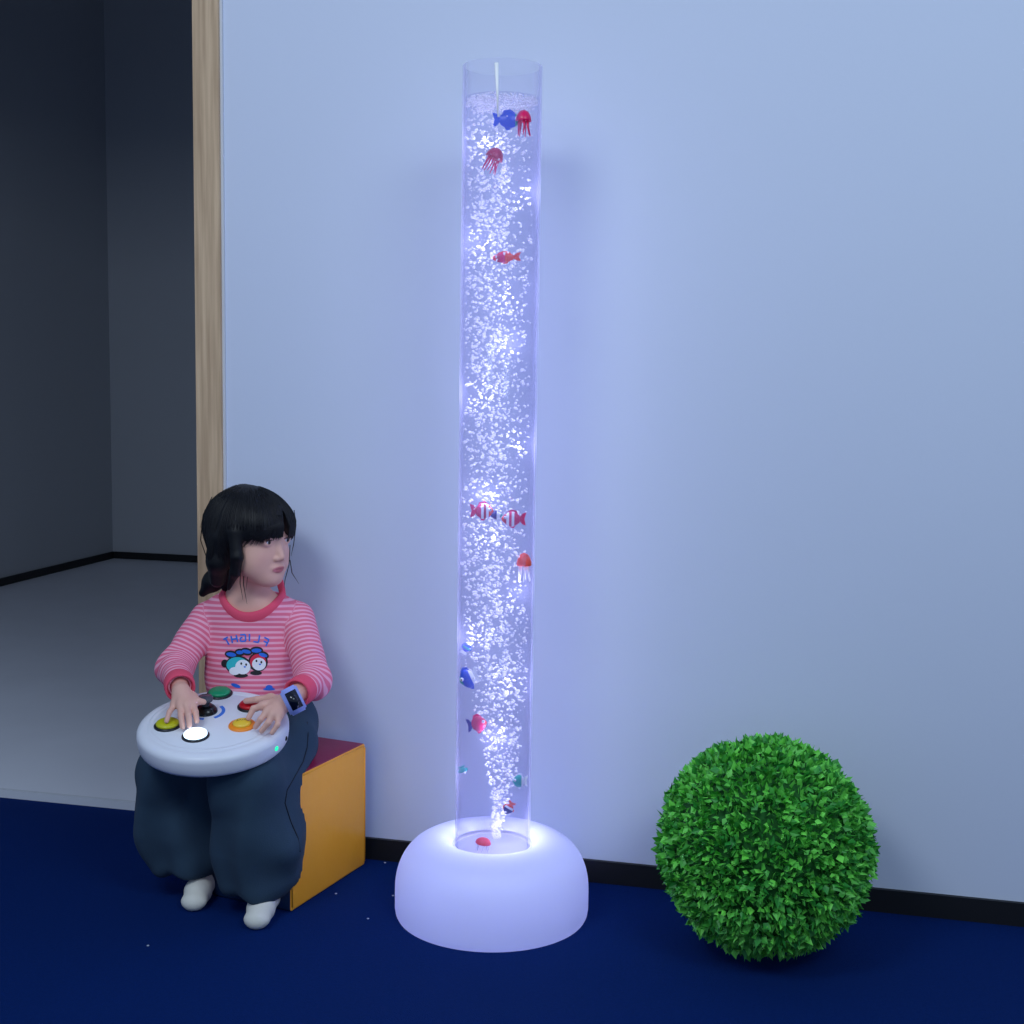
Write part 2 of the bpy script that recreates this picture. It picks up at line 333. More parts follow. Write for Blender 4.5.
toy_fish('toy_tang_fish', 507, 120, 27, 19, 1, [C_blue, C_blue, C_blue, C_blue, C_blue, C_teal, C_blue], C_blue, 'round bright blue toy fish under the water surface, facing right')
toy_jelly('toy_jellyfish', 523.5, 123, 15, 24, C_pink, C_pink, 'small pink toy jellyfish beside the topmost blue fish', Y=FY-.004)
o = toy_jelly('toy_octopus', 493, 160, 17, 24, C_crim, C_pink, 'dark pink toy octopus with splayed legs, second animal group from top', 25, cat='toy octopus')
toy_fish('toy_goldfish', 506, 257.5, 28, 12, -1, [C_or, C_or, C_pink, C_crim, C_red], C_or, 'slender red toy fish alone high in the tube', 4)
toy_fish('toy_clownfish', 482, 511, 23, 19, 1, [C_pink, C_pink, C_wht, C_crim, C_wht, C_or, C_or], C_pink, 'pink and white banded toy fish facing right, left one of the middle pair')
toy_fish('toy_chromis_fish', 495, 515, 15, 9, 1, [C_navy, C_navy, C_wht, C_teal], C_blue, 'tiny blue and teal toy fish between the two banded fish')
toy_fish('toy_clownfish', 513.5, 519, 24, 18, -1, [C_pink, C_pink, C_wht, C_pink, C_wht, C_crim, C_or], C_pink, 'pink and white banded toy fish facing left, right one of the middle pair')
toy_jelly('toy_jellyfish', 524, 567, 15, 28, C_or, C_wht, 'orange toy jellyfish with long white tentacles at the tube edge', Y=BY-.03)
toy_fish('toy_chromis_fish', 466.5, 648, 14, 11, 1, [C_blue, C_teal, C_blue, C_wht], C_wht, 'tiny blue toy fish above the blue angelfish', -60, Y=BY-.02)
toy_fish('toy_angelfish', 469, 678, 20, 24, -1, [C_wht, C_blue, C_blue, C_blue, C_teal], C_wht, 'blue and white toy angelfish facing left in lower half', 25, Y=BY-.035, finm=C_blue)
toy_fish('toy_betta_fish', 477, 724, 20, 20, 1, [C_pink, C_pink, C_pink, C_pink, C_red], C_navy, 'pink toy fish with frilly fins and dark blue tail', -12, Y=BY-.04)
toy_fish('toy_puffer_fish', 520, 781, 15, 16, -1, [C_wht, C_teal, C_teal, C_teal, C_teal], C_wht, 'green toy puffer fish near the bottom right of the tube', Y=BY-.035, finm=C_wht)
toy_fish('toy_damselfish', 509, 808, 15, 12, -1, [C_or, C_wht, C_navy, C_navy, C_navy], C_or, 'tiny dark blue and orange toy fish just above the base', 60, Y=BY-.04)
toy_fish('toy_chromis_fish', 462.5, 770, 9, 11, 1, [C_teal, C_teal, C_wht], C_teal, 'tiny teal toy fish near the left edge low in the tube', 70, Y=BY-.0)
toy_jelly('toy_crab', 483, 844, 16, 13, C_red, C_wht, 'small red domed toy lying on the tube bottom', 8, Y=BY-.035, cat='toy crab')

# ---------------------------------------------------------------- topiary ball
BP = A(.504, 2.505, .218)
bush = tag(empty('topiary_ball', (BP[0], BP[1], 0)), 'round artificial green boxwood ball on the navy carpet by the wall', 'plant')
M_leaf = mat('boxwood_leaf', (50, 150, 40), .5); nt = M_leaf.node_tree; at = nt.nodes.new('ShaderNodeAttribute'); at.attribute_name = 'tone'; cr = nt.nodes.new('ShaderNodeValToRGB')
cr.color_ramp.elements[0].color = (*lin((34, 135, 46)), 1); cr.color_ramp.elements[1].color = (*lin((120, 228, 84)), 1); nt.links.new(at.outputs['Fac'], cr.inputs[0]); nt.links.new(cr.outputs[0], nt.nodes['Principled BSDF'].inputs['Base Color'])
bm = bmesh.new(); bmesh.ops.create_uvsphere(bm, u_segments=32, v_segments=20, radius=.184, matrix=Matrix.Translation((0, 0, .218))); frombm('core', bm, mat('core_green', (22, 92, 30), .9), bush)
n = 13500; d = rng.normal(size=(n, 3)); d /= np.linalg.norm(d, axis=1)[:, None]; rad =  .174+.041*rng.random(n)**.7
lump = .004*np.sin(d[:, 0]*9+1)*np.sin(d[:, 2]*8)+.003*np.sin(d[:, 1]*14)
ctr = d*(rad+lump-.006)[:, None]; out = d+rng.normal(size=(n, 3))*.55; out /= np.linalg.norm(out, axis=1)[:, None]
side = np.cross(out, rng.normal(size=(n, 3))); side /= np.linalg.norm(side, axis=1)[:, None]; nn = np.cross(out, side)
ln = rng.uniform(.011, .019, n)[:, None]; wd = ln*.42
P0 = ctr-out*ln*.4; PT = ctr+out*ln*.75+nn*ln*.1; PL = ctr-side*wd+nn*ln*.12; PR = ctr+side*wd+nn*ln*.12; PM = ctr+out*ln*.1
allv = np.stack([P0, PR, PT, PL, PM], 1); allv[..., 2] += .218; allv[..., 2] = np.maximum(allv[..., 2], .001)
base = (np.arange(n)*5)[:, None]; fs = np.concatenate([base+np.array([[0, 1, 4]]), base+np.array([[1, 2, 4]]), base+np.array([[2, 3, 4]]), base+np.array([[3, 0, 4]])])
o = meshfrom('foliage', allv.reshape(-1, 3), fs, M_leaf, bush, smooth=False); attr(o, 'tone', np.repeat(rng.random(n)**1.3, 5))

# ---------------------------------------------------------------- foam cube seat
M_orange = mat('orange_vinyl', (255, 172, 44), .38, bump=.35, bscale=14, bdist=.006); M_ruby = mat('crimson_vinyl', (150, 18, 70), .4, bump=.25, bscale=14, bdist=.004)
M_vgreen = mat('navy_vinyl', (10, 40, 80), .5); M_vblue = mat('blue_vinyl', (20, 60, 170), .4); M_seam = mat('dark_seam', (120, 60, 30), .6)
ph = math.radians(24); dv = A(math.sin(ph), math.cos(ph), 0); du = A(-math.cos(ph), math.sin(ph), 0); Kc = onz(366, 862.5)-A(.0, .012, 0); cs, ch = .305, .286
sh = 0.205
cube = empty('foam_cube', (0, 0, 0)); tag(cube, 'foam cube stool with orange side and crimson top under the girl', 'stool')
P = [Kc-dv*cs, Kc, Kc+du*sh, Kc+du*sh-dv*cs]; Z = A(0, 0, ch)
bm = bmesh.new(); hexa(bm, [p for p in P]+[p+Z for p in P])
bm.faces.ensure_lookup_table()
for f in bm.faces:
    nrm = f.normal
bmesh.ops.recalc_face_normals(bm, faces=bm.faces)
for f in bm.faces:
    nx = f.normal
    f.material_index = 1 if nx.z > .7 else (0 if A(*nx)@du < -.7 else (2 if A(*nx)@dv < -.7 else 3))
bmesh.ops.bevel(bm, geom=list(bm.edges)+list(bm.verts), offset=.006, segments=3, profile=.5, affect='EDGES')
bmesh.ops.recalc_face_normals(bm, faces=bm.faces)
for f in bm.faces:
    nx = A(*f.normal); f.material_index = 1 if nx[2] > .75 else (0 if nx@du < -.6 else (2 if nx@dv < -.3 else 3))
frombm('cover', bm, [M_orange, M_ruby, M_vgreen, M_vblue], cube)
e_ = .0012; q0, q1 = P[0], P[1]
sv = [tube([q0+A(0, 0, .01)-du*e_*0+dv*.004, q0+Z-A(0, 0, .010)+dv*.004], [.0016]*2, 6), tube([q0+Z+dv*.008-A(0, 0, .004), q1+Z-dv*.008-A(0, 0, .004)], [.0016]*2, 6), tube([q1+A(0, 0, .01)-dv*.004, q1+Z-A(0, 0, .01)-dv*.004], [.0016]*2, 6)]
V, Fc = joinvf(sv); meshfrom('piping', V, Fc, M_orange, cube)

# ---------------------------------------------------------------- round button controller on the lap
DC = W(213, 720, 2.65); dcam = unit(A(-DC[0], -DC[1], 0)); dleft = unit(np.cross(dcam, A(0, 0, 1)))   # image left seen from camera
if dleft[0] > 0: dleft = -dleft
DN = unit(A(0, 0, 1)*math.cos(math.radians(12))+dcam*math.sin(math.radians(12))+dleft*.05); DR = .1535
DX = unit(-dleft-(-dleft@DN)*DN)
DM = frame(DC, DN, DX); DYv = np.cross(DN, DX)      # DYv points away from camera
def Hp(px, py, h): return onplane(px, py, DC+DN*h, DN)
def dxy(px, py):
    p = Hp(px, py, 0.004)-DC; return float(p@DX), float(p@DYv)
ctl = empty('light_controller'); ctl.matrix_world = DM; tag(ctl, 'round white light controller with coloured push buttons on the lap', 'controller')
M_ctl = mat('controller_white', (226, 229, 238), .38)
lathe('housing', [(r_q*DR/.1555, z_q) for r_q, z_q in [(.001, 0), (.120, 0), (.1225, -.0016), (.1245, -.0004), (.1300, -.0006), (.1325, -.0030), (.1345, -.0022), (.1420, -.0032), (.1480, -.0055), (.1525, -.0095), (.1550, -.0145), (.1555, -.019), (.1550, -.030), (.1530, -.043), (.1500, -.0485), (.144, -.051), (.001, -.051)]], M_ctl, ctl, 128)
M_ring = mat('black_bezel', (16, 20, 30), .3)
def button(px, py, col, label, em=0, r=.0235, ringm=None, rr=.0275):
    x, y = dxy(px, py); e = empty('push_button'); e.parent = ctl; e.location = (x, y, 0)
    e['label'] = label
    lathe('bezel', [(r-.002, .004), (rr-.002, .0045), (rr, .002), (rr, -.001)], ringm or M_ring, e, 48)
    lathe('button_cap', [(r, .002), (r-.0005, .006)]+[(r*math.cos(a), .006+.0075*math.sin(a)) for a in np.linspace(.1, 1.5, 8)]+[(.0004, .0135)], col, e, 48)
    return e
def em(name, rgb, s, erg=None):
    m = mat(name, rgb, .25); m.node_tree.nodes['Principled BSDF'].inputs['Emission Color'].default_value = (*lin(erg or rgb), 1); m.node_tree.nodes['Principled BSDF'].inputs['Emission Strength'].default_value = s; return m
button(219.5, 692.5, mat('button_green', (10, 140, 95), .3), 'green button')
button(250.5, 705, mat('button_red', (190, 12, 28), .3), 'red button')
ob = button(242, 724, mat('button_amber', (240, 200, 60), .25), 'amber button in an orange ring', r=.019, ringm=mat('orange_ring', (250, 145, 35), .35), rr=.0275)
button(195.5, 734.5, em('button_white_lit', (235, 245, 255), 2.2, (205, 232, 255)), 'lit white button')
button(167.5, 724, mat('button_yellow', (190, 190, 25), .3), 'yellow button')
button(184.5, 702, mat('button_blue', (20, 70, 190), .3), 'blue button')
# dark squiggle marks on the amber cap
ts = []
for k in range(5):
    x0 = -.010+.005*k; ts.append(tube([A(x0, -.003+.002*(k % 2), .0132), A(x0+.002, .003, .0136), A(x0+.0035, -.001, .0134)], [.0006]*3, 5))
V, Fc = joinvf(ts); meshfrom('emblem', V, Fc, mat('emblem_brown', (110, 85, 20), .5), ob)
jx, jy = dxy(206, 710); js = empty('joystick'); js.parent = ctl; js.location = (jx, jy, 0)
lathe('joystick_base', [(.0235, 0), (.0235, .004), (.019, .010), (.0145, .014), (.001, .015)], M_blk, js, 40)
lathe('joystick_cap', [(.008, .013), (.008, .024), (.0155, .026), (.0165, .031), (.0145, .0345), (.001, .0355)], mat('smoky_cap', (70, 74, 84), .2), js, 40)
bm = bmesh.new()
def arc(a0, a1, r0, r1):
    vs = []
    for i in range(17):
        a = math.radians(a0+(a1-a0)*i/16); vs.append((bm.verts.new((jx+r0*math.cos(a), jy+r0*math.sin(a), .0008)), bm.verts.new((jx+r1*math.cos(a), jy+r1*math.sin(a), .0008))))
    for i in range(16): bm.faces.new((vs[i][0], vs[i+1][0], vs[i+1][1], vs[i][1]))
arc(-62, 32, .032, .039); arc(-125, -98, .030, .036); arc(118, 212, .032, .039)
r_ex = bmesh.ops.extrude_face_region(bm, geom=list(bm.faces)); bmesh.ops.translate(bm, verts=[v for v in r_ex['geom'] if isinstance(v, bmesh.types.BMVert)], vec=(0, 0, -.0012))
frombm('printed_arcs', bm, mat('arc_blue', (25, 115, 215), .4), ctl, False)
def sidept(px, py):   # angle on the rim seen in the image
    best = None
    for a in np.linspace(-math.pi, 0.3, 400):
        for hgt in (-.026, -.030, -.034):
            p = DC+DR*(math.cos(a)*DX+math.sin(a)*DYv)+DN*hgt; v = p-CO; x = 512+F*(v@RT)/(v@FW); y = 512-F*(v@UP)/(v@FW); e = (x-px)**2+(y-py)**2
            if best is None or e < best[0]: best = (e, a, hgt)
    return best[1:]
for (px, py, nm, m, r) in ((276, 746, 'indicator_light', em('green_led', (20, 200, 140), 1.5, (20, 220, 150)), .0050), (285, 736, 'charging_port', M_blk, .0048)):
    a, hg = sidept(px, py); nrm = A(math.cos(a), math.sin(a), 0); lathe(nm, [(.001, .0016), (r*.8, .0014), (r, .0002), (r, -.001)], m, ctl, 20, frame(A(DR*math.cos(a), DR*math.sin(a), -.030), nrm, (0, 0, 1)))

# ---------------------------------------------------------------- the girl
ha = math.radians(-34); hf = unit(A(math.cos(ha), math.sin(ha), -.06)); hx = unit(A(-math.sin(ha), math.cos(ha), 0.0)); hz = np.cross(hx, hf); hz = hz if hz[2] > 0 else -hz
HR = np.stack([hx, hf, hz], 1); HC = W(250.5, 532, 2.845)
def hl(P): return (P-HC)@HR
def hw(x, y, z): return HC+HR@A(x, y, z)
# joints
hipc = A(-.540, 2.865, .357); chest = W(252, 645, 2.875); neckb = W(250, 591, 2.875)
shR, elR, wrR = W(207, 619, 2.885), W(175, 668, 2.80), Hp(181, 691, .050)
shL, elL, wrL = W(297, 619, 2.885), W(314, 681, 2.765), Hp(285, 702, .046)
hipR, kneR, ankR = hipc+A(-.060, -.01, -.015), W(170, 772, 2.72), A(-.675, 2.80, .06)
hipL, kneL, ankL = hipc+A(.05, -.01, -.015), W(247, 785, 2.635), A(-.515, 2.70, .06)
toeR, toeL = onz(194, 901, .018), onz(257, 919, .018)
fR = unit((toeR-A(-.652, 2.85, .018))*A(1, 1, 0)); fL = unit((toeL-A(-.50, 2.74, .018))*A(1, 1, 0))
heelR, heelL = toeR-fR*.115, toeL-fL*.115; heelR[2] = heelL[2] = .03
ankR = heelR+fR*.02+A(0, 0, .045); ankL = heelL+fL*.02+A(0, 0, .045)
# hands: joints given on planes above the controller face
RHf = [[(193, 697, .040), (198, 701, .042), (203.5, 702, .038)],
       [(192.5, 704, .040), (195.5, 712, .034), (197, 721, .017)],
       [(186.5, 705, .042), (188.5, 715, .034), (189.5, 725.5, .014)],
       [(180.5, 705, .040), (181, 715, .032), (182.5, 727, .012)],
       [(175, 704, .036), (169.5, 712, .032), (166.5, 721, .018)]]
LHf = [[(271, 698, .036), (257, 699.5, .030), (246, 701, .021)],
       [(264, 705.5, .040), (253.5, 708.5, .034), (248.5, 718, .018)],
       [(268, 711, .040), (260.5, 719.5, .030), (255.5, 727, .013)],
       [(273, 714, .038), (268, 723, .026), (261.5, 731, .010)],
       [(279, 715, .034), (277.5, 725, .024), (272, 733, .010)]]
RHf = [[Hp(*q) for q in f] for f in RHf]; LHf = [[Hp(*q) for q in f] for f in LHf]
def hand(P, wr, FF):
    d = None
    for i, f in enumerate(FF):
        r = (.0080, .0072, .0062) if i == 0 else (.0072, .0064, .0056) if i < 4 else (.0064, .0056, .0050)
        e = chain(P, f, r, .002); d = e if d is None else su(d, e, .0015)
    for i, f in enumerate(FF):
        st = wr+(f[0]-wr)*.12; d = su(d, rc(P, st, f[0], .0145 if i else .0115, .0088), .009)
    return d
def head(P):
    q = hl(P); s = q*A(1, 1, 1)
    d = el(q, (0, -.006, .012), (.072, .086, .082))
    d = su(d, el(q, (0, .025, -.041), (.060, .062, .064)), .03)
    ax = np.abs(q[:, 0]); m = np.stack([ax, q[:, 1], q[:, 2]], 1)
    d = su(d, el(m, (.033, .044, -.056), (.028, .030, .032)), .02)          # cheeks
    d = su(d, el(q, (0, .064, -.092), (.024, .022, .017)), .034)             # chin
    d = ss(d, el(m, (.028, .0985, -.007), (.018, .012, .010)), .012)        # sockets
    d = su(d, el(m, (.0280, .0725, -.0080), (.0150, .0140, .0125)), .004)   # lids
    d = ss(d, el(m, (.0280, .0885, -.0085), (.0118, .0078, .0050)), .0012)  # eye opening
    d = su(d, rc(q, (0, .081, -.008), (0, .0945, -.041), .0055, .0080), .009)
    d = su(d, el(m, (.0085, .0885, -.0455), (.0062, .0068, .0055)), .005)
    d = ss(d, el(m, (.0052, .0935, -.0515), (.0028, .004, .0022)), .002)
    d = su(d, el(q, (0, .083, -.0655), (.018, .0085, .0075)), .008)
    d = su(d, el(q, (0, .0872, -.0650), (.0145, .0055, .0030)), .003)
    d = su(d, el(q, (0, .0865, -.0718), (.0115, .0055, .0034)), .003)
    d = ss(d, el(q, (0, .0945, -.0682), (.0165, .0055, .0012)), .002)
    e = el(m, (.072, -.012, -.022), (.007, .015, .024)); e = ss(e, el(m, (.079, -.009, -.020), (.005, .008, .014)), .004)
    return su(d, e, .006)
def bodyf(P):
    d = head(P)
    d = su(d, rc(P, hw(0, -.012, -.06), neckb+A(0, 0, -.01), .036, .040), .02)
    d = su(d, el(P, neckb+A(0, .0, -.045), (.085, .048, .05)), .03)
    t = su(el(P, chest, (.092, .056, .085)), el(P, hipc+A(0, 0, .03), (.085, .062, .08)), .05)
    t = su(t, rc(P, shR, shL, .033, .033), .03); d = su(d, t, .02)
    for a, b, c, hh in ((shR, elR, wrR, RHf), (shL, elL, wrL, LHf)):
        d = su(d, rc(P, a, b, .030, .024), .015); d = su(d, rc(P, b, c, .023, .0165), .01); d = su(d, hand(P, c, hh), .006)
    for a, b, c, he, to in ((hipR, kneR, ankR, heelR, toeR), (hipL, kneL, ankL, heelL, toeL)):
        d = su(d, chain(P, [a, b, c], [.052, .040, .026], .02), .02); d = su(d, rc(P, c, he, .024, .021), .01); d = su(d, rc(P, he, to, .021, .015), .015)
    return d
M_skin = mat('skin', (222, 170, 152), .5, bump=.05, bscale=300, bdist=.0005, Subsurface_Weight=.0)
nt = M_skin.node_tree; at = nt.nodes.new('ShaderNodeAttribute'); at.attribute_name = 'lip'; mx = nt.nodes.new('ShaderNodeMix'); mx.data_type = 'RGBA'; mx.inputs[6].default_value = (*lin((222, 172, 155)), 1); mx.inputs[7].default_value = (*lin((188, 104, 108)), 1)
nt.links.new(at.outputs['Fac'], mx.inputs[0]); nt.links.new(mx.outputs[2], nt.nodes['Principled BSDF'].inputs['Base Color'])
girl, V = sdfobj('person', bodyf, (-.82, 2.50, -.01), (-.38, 3.0, .90), .0021, M_skin, None, 1)
q = hl(V); lipm = np.clip(1.3-np.linalg.norm((q-A(0, .092, -.0690))/A(.0155, .016, .0062), axis=1), 0, .3)/.3
blush = .18*np.clip(1-np.linalg.norm((np.stack([np.abs(q[:, 0]), q[:, 1], q[:, 2]], 1)-A(.04, .075, -.045))/.022, axis=1), 0, 1)
attr(girl, 'lip', np.maximum(lipm, blush))
tag(girl, 'seated little girl in pink striped top pressing buttons, looking right', 'person')
# eyes
M_eye = mat('eye_white', (225, 222, 228), .15); M_iris = mat('iris', (22, 14, 14), .12); M_hair = mat('black_hair', (9, 10, 15), .5, bump=.5, bscale=60, bdist=.0008, Specular_IOR_Level=.28)
nt = M_hair.node_tree; 
for n_ in nt.nodes:
    if n_.type == 'TEX_NOISE':
        mp = nt.nodes.new('ShaderNodeMapping'); mp.inputs['Scale'].default_value = (9, 9, .35); src = n_.inputs['Vector'].links[0].from_socket; nt.links.new(src, mp.inputs[0]); nt.links.new(mp.outputs[0], n_.inputs['Vector'])
gaze = unit(HR@A(.42, 1, -.02))
for sx in (-1, 1):
    c = hw(sx*.028, .0715, -.0085)
    bm = bmesh.new(); bmesh.ops.create_uvsphere(bm, u_segments=24, v_segments=16, radius=.0122, matrix=Matrix.Translation(tuple(c))); e = frombm('eyeball', bm, M_eye, girl)
    lathe('iris', [(.0002, .0128), (.0030, .0126), (.0060, .0114), (.0071, .0102)], M_iris, e, 24, frame(c, gaze, (0, 0, 1)))
    pts = [hw(sx*(.028+dx), .0842-abs(dx)*.15-(.0035 if dx*1 > .009 else 0), -.0082+.0046*math.sqrt(max(0, 1-(dx/.0125)**2))-.0008*(dx*1)/.012) for dx in np.linspace(-.012, .0125, 9)]
    V2, F2 = tube(pts, [.0005, .0011, .0014, .0015, .0015, .0015, .0016, .0014, .0006], 6); meshfrom('upper_eyelashes', V2, F2, M_hair, girl)
# hair
def hairf(P):
    q = hl(P); x, y, z = q.T
    wav = .0007*np.sin(x*110+z*12)+.0006*np.sin(y*100-z*10)
    d = el(q, (0, -.010, .014), (.090, .100, .088))
    zb = .010+.005*np.sin(x*170)+.004*np.sin(x*330+1)-.018*np.clip((np.abs(x)-.035)/.03, 0, 1)+.045*np.exp(-((x-.006)/.0075)**2)
    d = su(d, el(q, (0, .030, .022), (.076, .068, .058)), .02)       # bangs volume
    yc = .030-.012*np.clip((-z-.02)/.06, 0, 1)
    opening = np.maximum.reduce([z-zb, yc-y, np.abs(x)-.3])        # inside where negative
    d = np.maximum(d, -opening)
    low = np.maximum(d, -(z+.055+.03*np.clip(-y/.05, -1, 1)))
    d = low
    for sx in (-1, 1):
        fy = .024 if sx < 0 else 0; d = su(d, chain(P, [hw(sx*.076, .020+fy*.5, .01), hw(sx*.078, .018+fy, -.04), hw(sx*.074, .010+fy, -.075), hw(sx*.068, .010, -.115)], [.014, .014, .012, .004], .005), .012)
        d = su(d, chain(P, [hw(sx*.074, -.015, -.01), hw(sx*.072, -.020, -.06), hw(sx*.058, -.035, -.105)], [.022, .024, .017], .01), .02)
    d = su(d, chain(P, [hw(0, -.06, -.01), hw(0, -.068, -.055), hw(0, -.086, -.082)], [.052, .037, .018], .02), .03)
    d = su(d, chain(P, [W(233, 550, 2.87), W(232, 570, 2.875), W(229, 585, 2.88)], [.034, .025, .018], .02), .02)
    d = su(d, chain(P, [W(218, 570, 2.89), W(213, 582, 2.895), W(203, 593, 2.90)], [.017, .022, .008], .01), .008)
    return d-wav
hlo = HC-A(.17, .17, .17); hhi = HC+A(.14, .17, .13)
hair, _ = sdfobj('hair', hairf, hlo, hhi, .0022, M_hair, girl, 1)
ts = []
def strand(pts, r): ts.append(tube(pts, [r]*(len(pts)-1)+[r*.25], 5))
for k in range(60):      # fringe strands
    x = -.066+.128*k/59; xe = x*1.02; s = math.sqrt(max(0, 1-(x/.09)**2))
    zz = .000+.008*rng.random()-.018*max(0, (abs(x)-.03)/.03)
    if abs(x-.006) < .009: continue
    ys = lambda z_: .030+.0705*math.sqrt(max(.05, 1-(x/.08)**2-((z_-.022)/.062)**2))
    strand([hw(x*.8, ys(.05)-.001, .05), hw(x*.95, ys(.025)+.0005, .025), hw(xe, ys(.004)+.0003, .003), hw(xe+.001*rng.normal(), ys(zz), zz-.004)], .0014)
for px0, pts in enumerate([[(244, 560, 2.79), (243.5, 585, 2.79), (247, 604, 2.80)], [(241, 560, 2.79), (240, 583, 2.795), (243, 600, 2.80)], [(248, 548, 2.775), (249, 565, 2.775), (246, 590, 2.79)], [(212, 497, 2.85), (203, 515, 2.86), (200.5, 540, 2.86), (206, 556, 2.86), (210, 568, 2.86)], [(216, 500, 2.86), (207, 512, 2.87), (204, 530, 2.87), (207, 545, 2.87)], [(222, 495, 2.85), (205, 510, 2.86), (200, 528, 2.86)], [(290, 545, 2.80), (289, 565, 2.80), (285, 580, 2.80), (284, 588, 2.80)], [(290, 560, 2.81), (292, 573, 2.81), (299, 584, 2.81)], [(294, 510, 2.80), (296, 525, 2.80), (293.5, 545, 2.80), (291, 556, 2.80)], [(250, 490, 2.84), (254, 486.5, 2.84), (262, 490.5, 2.84)], [(218, 575, 2.87), (215, 582, 2.87), (214, 590, 2.87)]]):
    strand([W(*p) for p in pts], .0010)
hbv = bvhtree.BVHTree.FromPolygons([tuple(v.co) for v in hair.data.vertices], [tuple(p.vertices) for p in hair.data.polygons])
def hcast(az, elv):
    d_ = A(math.cos(elv)*math.cos(az), math.cos(elv)*math.sin(az), math.sin(elv)); o_ = hw(0, -.01, .005); dw = HR@d_
    h_ = hbv.ray_cast(Vector(tuple(o_+dw*.3)), Vector(tuple(-dw))); 
    return None if h_[0] is None or np.linalg.norm(np.array(h_[0])-o_) < .07 else np.array(h_[0])
for k in range(300):
    az = 2*math.pi*k/300+rng.normal()*.01; fr_ = math.sin(az); low_ = (.62 if abs(math.cos(az)-.06) < .10 else .12) if fr_ > .35 else -.75+.5*max(0, fr_)
    e0_ = 1.35-rng.random()*.5; pts = []; sw = rng.normal()*.05
    for t_ in np.linspace(0, 1, 9):
        h_ = hcast(az+sw*t_, e0_+(low_+rng.random()*.0-e0_)*t_)
        if h_ is None: break
        pts.append(h_)
    if len(pts) > 3: strand(pts, .0011)
V2, F2 = joinvf(ts); meshfrom('loose_strands', V2, F2, M_hair, hair)
# hair tie
tc_ = W(218.5, 572, 2.888); V2, F2 = [], []
ax_ = unit(W(212, 584, 2.892)-tc_); Mx = frame(tc_, ax_)
lathe('hair_tie', [(.0185+.0018*math.cos(a), .0018*math.sin(a)) for a in np.linspace(0, 2*math.pi, 9)], mat('tie_grey', (150, 140, 160), .6), hair, 28, Mx)

# ---- shirt
fold = lambda P, a, f: a*np.sin(P[:, 0]*f+P[:, 2]*f*.6)*np.sin(P[:, 2]*f*1.3-P[:, 1]*f*.8)
nv = unit(A(.0, -.62, .80)); NC = W(250.5, 584, 2.85)
cuffR0, cuffL0 = elR+(wrR-elR)*.70, elL+(wrL-elL)*.42
def armd(P, a, b, c):
    return su(rc(P, a, b, .039, .036), rc(P, b, c, .036, .028), .02)
def torsod(P):
    t = su(el(P, chest+A(0, 0, -.01), (.101, .067, .10)), el(P, chest+A(.0, 0.0, -.10), (.098, .074, .075)), .06)
    t = su(t, rc(P, shR+A(.015, 0, -.002), shL+A(-.015, 0, -.002), .039, .039), .035)
    return su(t, el(P, neckb+A(0, 0, -.030), (.086, .052, .040)), .035)
def shirtf(P):
    t = torsod(P); r = armd(P, shR, elR, cuffR0); l = armd(P, shL, elL, cuffL0)
    ra = np.clip((P-shR)@unit(elR-shR), 0, 1)
    fr = .0022*np.sin(((P-elR)@unit(wrR-elR))*150+P[:, 0]*60)*np.exp(-(np.linalg.norm(P-elR, axis=1)/.07)**2)
    fl = .0026*np.sin(((P-elL)@unit(wrL-elL))*160+P[:, 2]*50)*np.exp(-(np.linalg.norm(P-elL, axis=1)/.07)**2)
    d = su(su(t, r+fr, .009), l+fl, .009)+fold(P, .0016, 42)
    q = P-NC; h = q@nv; rr = np.linalg.norm(q-h[:, None]*nv, axis=1); cut = np.maximum(rr-.0600, -(h+.05))
    d = np.maximum(d, -cut)
    q = P-(cuffR0+unit(wrR-elR)*.03); d = np.maximum(d, -rc(P, cuffR0+unit(wrR-elR)*.006, wrR+unit(wrR-elR)*.05, .020, .024)); d = np.maximum(d, -rc(P, cuffL0+unit(wrL-elL)*.008, wrL+unit(wrL-elL)*.05, .020, .024))
    return d
M_shirt = bpy.data.materials.new('pink_stripe_knit'); M_shirt.use_nodes = True; nt = M_shirt.node_tree; b = nt.nodes['Principled BSDF']; b.inputs['Roughness'].default_value = .9
at = nt.nodes.new('ShaderNodeAttribute'); at.attribute_name = 'stripe'; mm = nt.nodes.new('ShaderNodeMath'); mm.operation = 'FRACT'; cr = nt.nodes.new('ShaderNodeValToRGB')
e0 = cr.color_ramp.elements; e0[0].position = 0; e0[0].color = (*lin((240, 172, 194)), 1); e0[1].position = 1; e0[1].color = (*lin((240, 172, 194)), 1)
for p_, c__ in ((.30, (240, 172, 194)), (.42, (226, 110, 140)), (.88, (226, 110, 140))):
    e1 = e0.new(p_); e1.color = (*lin(c__), 1)
nt.links.new(at.outputs['Fac'], mm.inputs[0]); nt.links.new(mm.outputs[0], cr.inputs[0]); nt.links.new(cr.outputs[0], b.inputs['Base Color'])
M_rib = mat('coral_rib', (228, 80, 110), .9, bump=.3, bscale=500, bdist=.001)
shirt, V = sdfobj('shirt', shirtf, (-.82, 2.68, .36), (-.34, 2.99, .70), .0026, M_shirt, girl, 2)
dt, dr, dl = torsod(V), armd(V, shR, elR, cuffR0), armd(V, shL, elL, cuffL0)
def armc(P, a, b, c):
    u1, u2 = unit(b-a), unit(c-b); L1 = np.linalg.norm(b-a); s1 = (P-a)@u1; s2 = L1+(P-b)@u2
    w_ = 1/(1+np.exp(-(rc(P, a, b, .043, .038)-rc(P, b, c, .037, .028))/.006)); return s1*(1-w_)+s2*w_
PER = .0112
